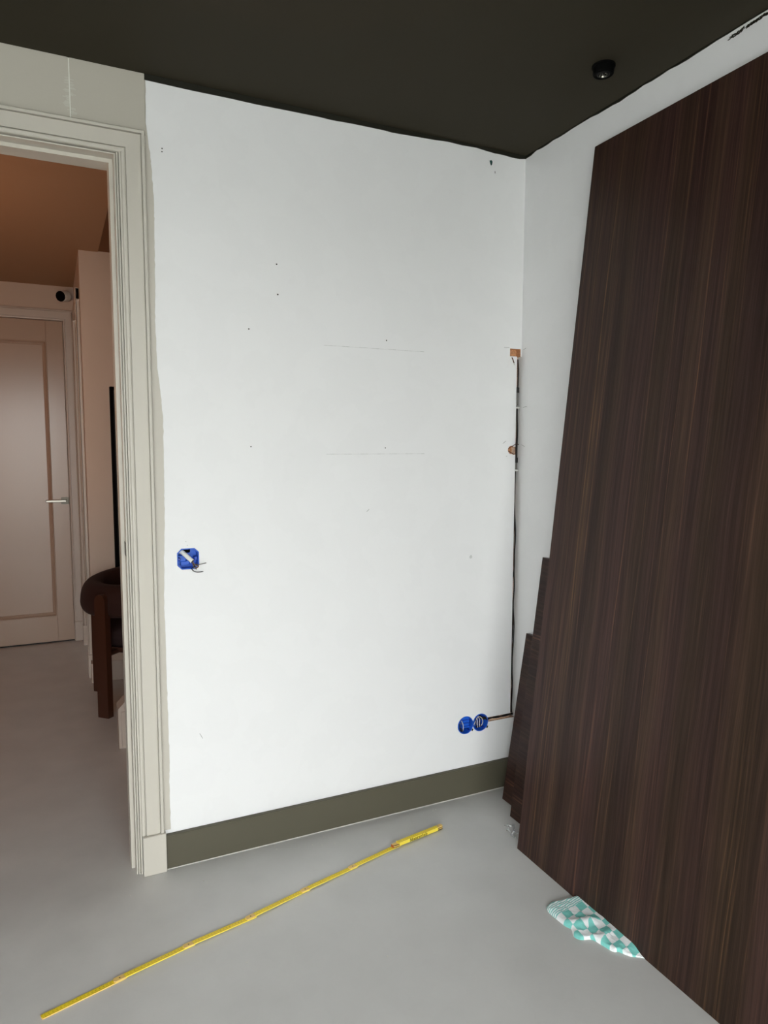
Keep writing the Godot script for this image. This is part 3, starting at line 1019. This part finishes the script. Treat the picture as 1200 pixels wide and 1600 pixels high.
# ---------------------------------------------------------------- towel
func build_towel() -> void:
	# outer edge of the towel on the floor, from the striped hem to the thin end (x, z)
	var oc := [Vector3(-0.388, 0, 0.737), Vector3(-0.404, 0, 0.745), Vector3(-0.411, 0, 0.765), Vector3(-0.409, 0, 0.802), Vector3(-0.405, 0, 0.838), Vector3(-0.398, 0, 0.858), Vector3(-0.412, 0, 0.885), Vector3(-0.402, 0, 0.906), Vector3(-0.372, 0, 0.919), Vector3(-0.361, 0, 0.950), Vector3(-0.350, 0, 0.985), Vector3(-0.335, 0, 0.993), Vector3(-0.321, 0, 1.018), Vector3(-0.290, 0, 1.040)]
	var outer := curve(oc, 6)
	var n := outer.size()
	var inner_foot := -0.2868
	var wob := noise(16.0, 9, 2)
	var top := []
	var bot := []
	var uvr := []
	var m := 22
	for i in n:
		var p: Vector3 = outer[i]
		var s := float(i) / (n - 1)
		var zi := lerpf(0.752, 1.046, s)
		var rt := []
		var rb := []
		var ru := []
		for j in m + 1:
			var t := float(j) / m
			# t = 0 at the outer edge, 1 at the board's foot
			var x := lerpf(p.x, inner_foot, t)
			var z := lerpf(p.z, zi, t)
			var edge := minf(1.0, t * 6.0)
			var round_ := sqrt(edge * (2.0 - edge))
			var h := 0.011 * round_
			# a soft fold runs along the towel, and puckers where it is pinched
			var keep := 1.0 - 0.85 * smoothstep(0.6, 0.98, t)
			h += keep * 0.012 * exp(-pow((z - 0.86 - 0.25 * (x + 0.35)) / 0.018, 2.0)) * smoothstep(0.0, 0.3, t)
			h += keep * 0.008 * exp(-pow((z - 0.93 + 0.3 * (x + 0.33)) / 0.014, 2.0)) * smoothstep(0.0, 0.3, t)
			h += keep * 0.0025 * wob.get_noise_2d(x * 3.0, z * 3.0) * round_
			h += 0.006 * t * t * (1.0 - smoothstep(0.80, 1.0, s))
			h *= 1.0 - 0.72 * smoothstep(0.85, 1.0, s)
			h *= smoothstep(-0.06, 0.02, s) 
			# the board stands over it: keep the cloth in front of its face
			var xmax := -0.288 + 0.1075 * h - 0.0012
			rt.append(Vector3(minf(x, xmax), maxf(h, 0.0012), z))
			rb.append(Vector3(minf(x, xmax), 0.0004, z))
			var pinch := 0.012 * exp(-pow((z - 0.875) / 0.02, 2.0)) * sin(x * 90.0)
			ru.append(Vector2((x + 0.44 + 0.25 * (z - 0.75) * 0.35) / 0.36, (z - 0.742 + 0.30 * (x + 0.345) * 0.35 + 0.35 * h + pinch) / 0.36))
		top.append(rt)
		bot.append(rb)
		uvr.append(ru)
	var st := newst()
	for i in n - 1:
		for j in m:
			for e: Array in [[i, j], [i, j + 1], [i + 1, j + 1], [i, j], [i + 1, j + 1], [i + 1, j]]:
				st.set_uv(uvr[e[0]][e[1]])
				st.set_smooth_group(0)
				st.add_vertex(top[e[0]][e[1]])
			for e: Array in [[i, j], [i + 1, j + 1], [i, j + 1], [i, j], [i + 1, j], [i + 1, j + 1]]:
				st.set_uv(uvr[e[0]][e[1]])
				st.set_smooth_group(1)
				st.add_vertex(bot[e[0]][e[1]])
	for i in n - 1:
		for j: int in [0, m]:
			var a: Vector3 = top[i][j]
			var b: Vector3 = top[i + 1][j]
			var c: Vector3 = bot[i + 1][j]
			var d: Vector3 = bot[i][j]
			for q: Array in ([[a, b, c, 0], [a, c, d, 1]] if j == 0 else [[a, c, b, 0], [a, d, c, 1]]):
				for v in 3:
					st.set_uv(uvr[i][j])
					st.set_smooth_group(2)
					st.add_vertex(q[v])
	for i: int in [0, n - 1]:
		for j in m:
			var a: Vector3 = top[i][j]
			var b: Vector3 = top[i][j + 1]
			var c: Vector3 = bot[i][j + 1]
			var d: Vector3 = bot[i][j]
			for q: Array in ([[a, c, b], [a, d, c]] if i == 0 else [[a, b, c], [a, c, d]]):
				for v in 3:
					st.set_uv(uvr[i][j])
					st.set_smooth_group(3)
					st.add_vertex(q[v])
	st.generate_normals()
	var mesh := st.commit()
	var o := part("checked_towel", mesh, mats["towel"])
	tag(o, "crumpled teal and white checked tea towel pushed against the tallest board's foot", "towel")

# ---------------------------------------------------------------- wall boxes
func build_wall_boxes() -> void:
	var b := thing("junction_box", Vector3(-1.375, 1.090, 0.0), "single blue junction box with white conduit beside the door frame", "junction box", "blue junction boxes set in the white wall")
	var st := newst()
	var o1 := octagon(0.0365, 0.036)
	var o2 := octagon(0.0335, 0.033)
	for i in 8:
		var a := o1[i]
		var c := o1[(i + 1) % 8]
		var a2 := o2[i]
		var c2 := o2[(i + 1) % 8]
		var nrm := Vector3(-(a.x + c.x), -(a.y + c.y), 0)
		quad(st, Vector3(a2.x, a2.y, 0.001), Vector3(c2.x, c2.y, 0.001), Vector3(c2.x, c2.y, -0.042), Vector3(a2.x, a2.y, -0.042), nrm)
		quad(st, Vector3(a.x, a.y, 0.001), Vector3(c.x, c.y, 0.001), Vector3(c.x, c.y, -0.045), Vector3(a.x, a.y, -0.045), -nrm)
		quad(st, Vector3(a.x, a.y, 0.001), Vector3(c.x, c.y, 0.001), Vector3(c2.x, c2.y, 0.001), Vector3(a2.x, a2.y, 0.001), Vector3.BACK)
	part("box_wall", st.commit(), mats["box_blue"], b)
	part("box_back", slab_xy(octagon(0.0345, 0.034), -0.045, -0.0415), mats["box_blue"], b)
	part("knockout", box_mesh(Vector3(-0.006, -0.019, -0.036), Vector3(0.030, 0.017, 0.010), 0.002), mats["box_blue"], b)
	part("cable_opening", box_mesh(Vector3(0.002, 0.025, -0.038), Vector3(0.022, 0.018, 0.008), 0.003), mats["black_dull"], b)
	part("divider", box_mesh(Vector3(-0.016, -0.002, -0.034), Vector3(0.030, 0.024, 0.014), 0.003), mats["box_blue"], b)
	part("screw_lug", box_mesh(Vector3(0.026, 0.000, -0.010), Vector3(0.012, 0.014, 0.016), 0.002), mats["box_blue_dark"], b)
	part("screw_lug", box_mesh(Vector3(-0.029, -0.001, -0.010), Vector3(0.008, 0.012, 0.016), 0.002), mats["box_blue_dark"], b)
	part("conduit", tube_mesh([Vector3(-0.024, 0.026, -0.020), Vector3(-0.016, 0.021, -0.012), Vector3(0.012, -0.008, 0.010)], 0.0078, 14), mats["white_plastic"], b)
	part("conduit_mouth", lathe_mesh(v2([0.0, 0.0005, 0.0062, 0.0005]), 14, Transform3D(Basis(Quaternion(Vector3.UP, Vector3(0.028, -0.029, 0.022).normalized())), Vector3(0.0121, -0.0081, 0.0101))), mats["hole_dark"], b)
	part("wire", tube_mesh(curve([Vector3(0.012, -0.008, 0.010), Vector3(0.022, -0.022, 0.016), Vector3(0.034, -0.020, 0.014), Vector3(0.057, -0.015, 0.020)]), 0.0014, 6), mats["cable_grey"], b)
	part("wire", tube_mesh(curve([Vector3(0.011, -0.009, 0.010), Vector3(0.018, -0.024, 0.016), Vector3(0.008, -0.032, 0.018), Vector3(0.018, -0.043, 0.018), Vector3(0.034, -0.046, 0.016), Vector3(0.047, -0.045, 0.014)]), 0.0015, 6), mats["cable_black"], b)
	part("wire", tube_mesh(curve([Vector3(0.013, -0.008, 0.010), Vector3(0.020, -0.018, 0.014), Vector3(0.030, -0.026, 0.014), Vector3(0.022, -0.034, 0.012)]), 0.0014, 6), mats["cable_brown"], b)
	part("wire", tube_mesh(curve([Vector3(0.012, -0.006, 0.010), Vector3(0.014, -0.020, 0.013), Vector3(0.026, -0.031, 0.014), Vector3(0.032, -0.024, 0.012), Vector3(0.024, -0.018, 0.012)]), 0.0014, 6), mats["cable_brown"], b)
	part("wire", tube_mesh(curve([Vector3(0.013, -0.009, 0.010), Vector3(0.016, -0.028, 0.014), Vector3(0.026, -0.036, 0.014)]), 0.0013, 6), mats["cable_grey"], b)
	# the pair low on the wall
	for k in 2:
		var cx := -0.2495 if k == 0 else -0.1755
		var lab := "left round blue box of the low pair, looped wires inside" if k == 0 else "right round blue box of the low pair, where the cable ends"
		var q := thing("junction_box", Vector3(cx, 0.305, 0.0), lab, "junction box", "blue junction boxes set in the white wall")
		var turn := Transform3D(Basis(Vector3.RIGHT, PI / 2), Vector3.ZERO)
		part("box_wall", lathe_mesh(v2([0.0380, -0.044, 0.0380, 0.0015, 0.0350, 0.0015, 0.0345, -0.040]), 32, turn), mats["box_blue"], q)
		part("box_back", lathe_mesh(v2([0.0375, -0.0445, 0.0375, -0.040, 0.0, -0.040]), 32, turn), mats["box_blue"], q)
		for s: float in [-1.0, 1.0]:
			part("screw_lug", box_mesh(Vector3(s * 0.020, -s * 0.027, -0.008), Vector3(0.009, 0.009, 0.018), 0.002, ), mats["box_blue_dark"], q)
		part("screw", tube_mesh([Vector3(0.030, -0.028, 0.004), Vector3(0.034, -0.020, 0.004)], 0.0028, 8), mats["hole_dark"], q)
		if k == 0:
			part("divider", box_mesh(Vector3(0.012, 0.004, -0.026), Vector3(0.036, 0.052, 0.020), 0.004), mats["box_blue"], q)
			for i in 3:
				part("divider_rib", box_mesh(Vector3(0.008 + 0.004 * i, 0.016 - 0.014 * i, -0.0145), Vector3(0.036, 0.0022, 0.004), 0.0006), mats["box_blue_dark"], q)
			part("wire", tube_mesh(curve([Vector3(-0.012, 0.022, -0.030), Vector3(-0.017, 0.018, -0.004), Vector3(-0.013, 0.002, 0.002), Vector3(-0.012, -0.020, 0.0), Vector3(-0.008, -0.028, -0.012)]), 0.0015, 6), mats["cable_cream"], q)
			part("wire", tube_mesh(curve([Vector3(-0.024, 0.014, -0.020), Vector3(-0.027, 0.002, -0.004), Vector3(-0.022, -0.016, -0.002), Vector3(-0.012, -0.024, -0.010)]), 0.0015, 6), mats["cable_black"], q)
			part("wire", tube_mesh(curve([Vector3(-0.018, -0.012, -0.006), Vector3(-0.022, -0.022, -0.002), Vector3(-0.016, -0.026, -0.004), Vector3(-0.012, -0.018, -0.006)]), 0.0022, 6), mats["cable_black"], q)
			part("wire", tube_mesh(curve([Vector3(-0.030, 0.004, -0.012), Vector3(-0.024, 0.010, -0.002), Vector3(-0.016, 0.006, -0.003)]), 0.0014, 6), mats["cable_grey"], q)
		else:
			for i in 5:
				var ox := -0.020 + 0.0055 * i
				part("wire", tube_mesh(curve([Vector3(ox + 0.006, 0.024 - 0.002 * i, -0.026), Vector3(ox, 0.012, -0.004 + 0.001 * i), Vector3(ox - 0.002, -0.004, 0.0), Vector3(ox + 0.003, -0.020, -0.003), Vector3(ox + 0.010, -0.026, -0.018)]), 0.0016, 6), mats["cable_black" if i % 2 == 0 else "cable_cream"], q)
			part("wire", tube_mesh(curve([Vector3(-0.026, -0.010, -0.010), Vector3(-0.012, 0.024, -0.002), Vector3(0.004, 0.020, 0.001), Vector3(0.012, 0.000, 0.0), Vector3(0.006, -0.018, -0.004)]), 0.0016, 6), mats["cable_cream"], q)
			part("cable_entry", tube_mesh(curve([Vector3(0.036, 0.012, -0.008), Vector3(0.018, 0.012, -0.010), Vector3(0.006, 0.020, -0.022)]), 0.0062, 8), mats["cable_black"], q)

# ---------------------------------------------------------------- cable chase
func build_chase() -> void:
	var q := noise(3.2, 61, 2)
	var up := thing("electrical_cable", Vector3(-0.011, 0.0, 0.0), "long dark cable bundle in the open chase beside the corner", "cable", "dark cables in the wall chase")
	for k in 3:
		var pts := []
		var y := 1.838 if k != 1 else 1.64
		while y > 0.312:
			var s := q.get_noise_1d(y * 1.0 + k * 37.0)
			var sx: float = [-0.0020, 0.0035, 0.0005][k] + 0.0085 * s
			if y > 1.66:
				sx = [0.0, 0.0, 0.004][k] + 0.006 * absf(sin((y - 1.66) * 17.0)) * (1.0 if k == 2 else 0.25)
			pts.append(Vector3(clampf(sx, -0.0075, 0.0085), y, [-0.010, -0.012, -0.017][k] + 0.005 * q.get_noise_1d(y * 1.3 + 90.0 + k * 11.0)))
			y -= 0.02
		part("wire", tube_mesh(pts, [0.0024, 0.0025, 0.0022][k], 8), mats["cable_brown" if k == 2 else "cable_black"], up)
	# sleeves and clips on the bundle
	for e: Array in [[1.722, 1.700], [1.430, 1.408]]:
		part("sleeve", tube_mesh([Vector3(-0.0005, e[0], -0.009), Vector3(-0.0005, e[1], -0.009)], 0.0076, 12), mats["black_matt"], up)
	for e: Array in [[1.700, 1.648], [1.408, 1.378]]:
		part("sleeve", tube_mesh([Vector3(-0.002, e[0], -0.010), Vector3(-0.002, e[1], -0.010)], 0.0066, 12), mats["cable_grey"], up)
	for y: float in [1.638, 1.376]:
		var st := newst()
		bx(st, Vector3(-0.002, y, -0.001), Vector3(0.016, 0.007, 0.006), 0.0015)
		var cl := part("cable_clip", st.commit(), mats["white_plastic"], up)
		cl.set_meta("label", "white cable clip")
	part("stub_wire", tube_mesh(curve([Vector3(-0.037, 1.850, -0.010), Vector3(-0.0365, 1.838, 0.003), Vector3(-0.033, 1.828, 0.005), Vector3(-0.029, 1.817, 0.006)]), 0.0022, 6), mats["cable_brown"], up)
	part("stub_tip", tube_mesh([Vector3(-0.0300, 1.820, 0.0058), Vector3(-0.0275, 1.812, 0.0065)], 0.0024, 6), mats["white_plastic"], up)
	part("loose_wire", tube_mesh(curve([Vector3(-0.047, 1.464, -0.012), Vector3(-0.035, 1.474, 0.002), Vector3(-0.011, 1.487, 0.004), Vector3(0.002, 1.484, 0.004)]), 0.0015, 6), mats["cable_brown"], up)
	part("loose_wire", tube_mesh(curve([Vector3(-0.046, 1.460, -0.012), Vector3(-0.032, 1.452, -0.004), Vector3(-0.012, 1.442, -0.006)]), 0.0015, 6), mats["cable_brown"], up)
	var across := thing("electrical_cable", Vector3(-0.08, 0.312, 0.0), "short dark cable running sideways into the right low blue box", "cable", "dark cables in the wall chase")
	for k in 2:
		var pts := []
		for i in 15:
			var t := i / 14.0
			pts.append(Vector3(lerpf(0.070, -0.066, t), 0.0030 + 0.0022 * sin(t * 9.0 + k * 2.4) - 0.001 * t, -0.001 + 0.002 * cos(t * 9.0 + k * 2.4)))
		part("wire", tube_mesh(pts, 0.0028, 8), mats["cable_black"], across)

# ---------------------------------------------------------------- ceiling spot
func build_ceiling_spot() -> void:
	var s := thing("ceiling_spotlight", Vector3(-0.197, H, 0.662), "small black round spotlight on the dark ceiling, switched off", "spotlight")
	part("base_ring", lathe_mesh(v2([0.0, -0.007, 0.033, -0.007, 0.0355, -0.005, 0.0355, 0.0]), 32), mats["black_dull"], s)
	part("body", lathe_mesh(v2([0.020, -0.026, 0.027, -0.028, 0.0305, -0.026, 0.0315, -0.022, 0.0315, -0.007]), 32), mats["black_dull"], s)
	part("bezel", lathe_mesh(v2([0.020, -0.014, 0.020, -0.026, 0.0165, -0.0285, 0.0150, -0.0285, 0.0140, -0.018]), 28), mats["black_matt"], s)
	var chrome := mat("lens_chrome", rgb(120, 118, 112), 0.12, 0.5, 1.0)
	part("reflector", lathe_mesh(v2([0.0140, -0.0275, 0.0115, -0.020, 0.006, -0.013, 0.0, -0.012]), 28), chrome, s)
	part("lamp_capsule", lathe_mesh(v2([0.0, -0.024, 0.004, -0.023, 0.0058, -0.019, 0.0058, -0.012]), 16), mats["black_gloss"], s)

# ---------------------------------------------------------------- chair
func build_chair() -> void:
	var c := Vector3(-1.335, 0.0, -1.80)
	var o := thing("armchair", c, "dark brown rounded armchair with slab legs in the hall behind the door frame", "armchair")
	# padded ring: open towards the hall wall's far side
	var st := newst()
	var rows := []
	var a0 := deg_to_rad(20.0)
	var a1 := deg_to_rad(340.0)
	var n := 56
	for i in n + 1:
		var a := lerpf(a0, a1, float(i) / n)
		var fall := smoothstep(0.0, 0.10, minf(float(i) / n, 1.0 - float(i) / n))
		var hh := lerpf(0.030, 0.088, sqrt(fall))
		var ww := lerpf(0.030, 0.062, sqrt(fall))
		var ring := []
		for k in 25:
			var b := TAU * k / 24
			var cx := signf(cos(b)) * pow(absf(cos(b)), 0.8)
			var cy := signf(sin(b)) * pow(absf(sin(b)), 0.8)
			var r := 0.275 + ww * cx - 0.012 * cy
			ring.append(Vector3(cos(a) * r, 0.655 + hh * cy + 0.025 * cos(a + 0.5), sin(a) * r))
		rows.append(ring)
	grid(st, rows, true)
	for i: int in [0, n]:
		var ctr := Vector3.ZERO
		for p: Vector3 in rows[i]:
			ctr += p / 25.0
		var out: Vector3 = rows[i][0] - rows[i + (1 if i == 0 else -1)][0]
		for k in 24:
			tri(st, ctr, rows[i][k], rows[i][k + 1], out)
	part("backrest", st.commit(), mats["velvet"], o)
	var seat := v2([0.0, 0.36, 0.20, 0.362, 0.245, 0.372, 0.262, 0.39, 0.267, 0.42, 0.262, 0.450, 0.235, 0.470, 0.15, 0.480, 0.0, 0.483])
	part("seat", lathe_mesh(seat, 40, Transform3D.IDENTITY, true), mats["seat_cloth"], o)
	part("seat_base", lathe_mesh(v2([0.0, 0.325, 0.21, 0.325, 0.235, 0.335, 0.238, 0.362, 0.0, 0.362]), 40), mats["chair_wood"], o)
	for k in 4:
		var a := PI * 0.75 + PI * 0.5 * k
		var dir := Vector3(cos(a), 0, sin(a))
		var side := Vector3(-dir.z, 0, dir.x)
		# slab leg: flat outside, rounded head let into the ring
		var pf := PackedVector2Array()
		pf.append(Vector2(-0.036, 0.001))
		pf.append(Vector2(0.036, 0.001))
		for i in 9:
			var b := PI * i / 8.0
			pf.append(Vector2(cos(b) * 0.036, 0.645 + sin(b) * 0.036))
		var s2 := newst()
		extrude(s2, pf, side, Vector3.UP, func(p: Vector2) -> Vector3: return side * p.x + Vector3(0, p.y, 0) + dir * 0.318, func(p: Vector2) -> Vector3: return side * p.x * 0.96 + Vector3(0, p.y, 0) + dir * 0.356)
		part("leg", s2.commit(), mats["chair_wood"], o)
		part("stretcher", tube_mesh([dir * 0.21 + Vector3(0, 0.342, 0), dir * 0.325 + Vector3(0, 0.342, 0)], 0.014, 10), mats["chair_wood"], o)

# ---------------------------------------------------------------- marks and small bits
func build_small_marks() -> void:
	var w := find_child("wall_back", false, false)
	for p: Array in [[-1.049, 2.109, 0.0028], [-1.046, 2.006, 0.0030], [-1.151, 1.880, 0.0026], [-0.623, 1.875, 0.0026], [-1.150, 1.474, 0.0024], [-0.627, 1.470, 0.0022], [-1.426, 2.431, 0.0022], [-1.4265, 2.421, 0.0022]]:
		part("drill_hole", lathe_mesh(v2([0.0, 0.0004, p[2] * 0.6, 0.0006, p[2], 0.0]), 10, Transform3D(Basis(Vector3.RIGHT, PI / 2), Vector3(p[0], p[1], 0.0))), mats["hole_dark"], w)
	part("wall_plug", slab_xy(v2([-0.173, 2.603, -0.165, 2.606, -0.160, 2.600, -0.162, 2.590, -0.166, 2.585, -0.170, 2.592]), 0.0, 0.002), mats["plug_green"], w)
	part("wall_plug", slab_xy(v2([-0.148, 2.567, -0.146, 2.567, -0.1455, 2.558, -0.1475, 2.560]), 0.0, 0.0008), mats["hole_dark"], w)
	part("smudge", slab_xy(v2([-0.240, 1.027, -0.233, 1.030, -0.228, 1.024, -0.230, 1.016, -0.238, 1.015, -0.242, 1.020]), 0.0, 0.0004), mats["smudge"], w)
	for l: Array in [[-0.875, 1.842, -0.460, 1.842], [-0.868, 1.447, -0.455, 1.4475]]:
		var st := newst()
		for i in 24:
			var t0 := i / 24.0
			var t1 := (i + 0.92) / 24.0
			var a := Vector3(lerpf(l[0], l[2], t0), lerpf(l[1], l[3], t0), 0.0001)
			var b := Vector3(lerpf(l[0], l[2], t1), lerpf(l[1], l[3], t1), 0.0001)
			var k := 0.0009 * (0.7 + 0.3 * sin(i * 1.7))
			bx(st, (a + b) * 0.5, Vector3(b.x - a.x, k, 0.0006), 0.0)
		part("pencil_line", st.commit(), mats["pencil"], w)
	for e: Array in [[-0.075, 1.882, 0.026, 0.0], [-0.078, 1.494, 0.020, 0.6], [-0.066, 1.436, 0.006, 0.0], [-1.405, 1.090, 0.004, 0.0], [-1.377, 1.137, 0.003, 1.5], [-1.381, 1.150, 0.003, 1.5], [-1.345, 0.455, 0.022, -1.1], [-0.700, 1.232, 0.014, 0.7]]:
		var st := newst()
		bx(st, Vector3.ZERO, Vector3(e[2], 0.0016, 0.0006), 0.0, Transform3D(Basis(Vector3.BACK, e[3]), Vector3(e[0], e[1], 0.0001)))
		part("scuff", st.commit(), mats["pencil"], w)
	# scuffs and dark paint smears on the right wall
	var r := find_child("wall_right", false, false)
	for e: Array in [[0.020, 1.878, 0.018, 0.3], [0.030, 1.640, 0.028, 0.1], [0.022, 1.480, 0.024, -0.35]]:
		var st := newst()
		bx(st, Vector3.ZERO, Vector3(0.0006, 0.0016, e[2]), 0.0, Transform3D(Basis(Vector3.RIGHT, -e[3]), Vector3(-0.0001, e[1], e[0])))
		part("scuff", st.commit(), mats["pencil"], r)
	var st3 := newst()
	for i in 90:
		var t := i / 89.0
		if t > 0.36 and t < 0.44:
			continue
		var z := lerpf(0.952, 1.075, t)
		var ln := 0.004 + 0.008 * rng.randf()
		var y := lerpf(2.631, 2.637, t) + 0.007 * (rng.randf() - 0.5)
		bx(st3, Vector3.ZERO, Vector3(0.0006, 0.0018 + 0.002 * rng.randf(), ln), 0.0, Transform3D(Basis(Vector3.RIGHT, -0.7 + 1.1 * rng.randf()), Vector3(-0.0001, y, z)))
	var sm := part("paint_smear", st3.commit(), mats["ceiling_dark"], r)
	sm.set_meta("kind", "stuff")
	# crumbs of plaster on the floor
	var f := find_child("floor", false, false)
	var st := newst()
	for i in 90:
		var x := rng.randf_range(-1.9, -0.25)
		var z := 0.03 + pow(rng.randf(), 2.0) * 1.1
		if i > 60:
			x = rng.randf_range(-1.5, -0.12)
			z = 0.018 + 0.05 * rng.randf()
		var s := 0.0012 + 0.0026 * pow(rng.randf(), 2.0)
		bx(st, Vector3.ZERO, Vector3(s * 1.6, s * 0.5, s), s * 0.2, Transform3D(Basis(Vector3.UP, rng.randf() * TAU), Vector3(x, s * 0.25, z)))
	var d := part("plaster_crumbs", st.commit(), mats["dust"], f)
	d.set_meta("kind", "stuff")
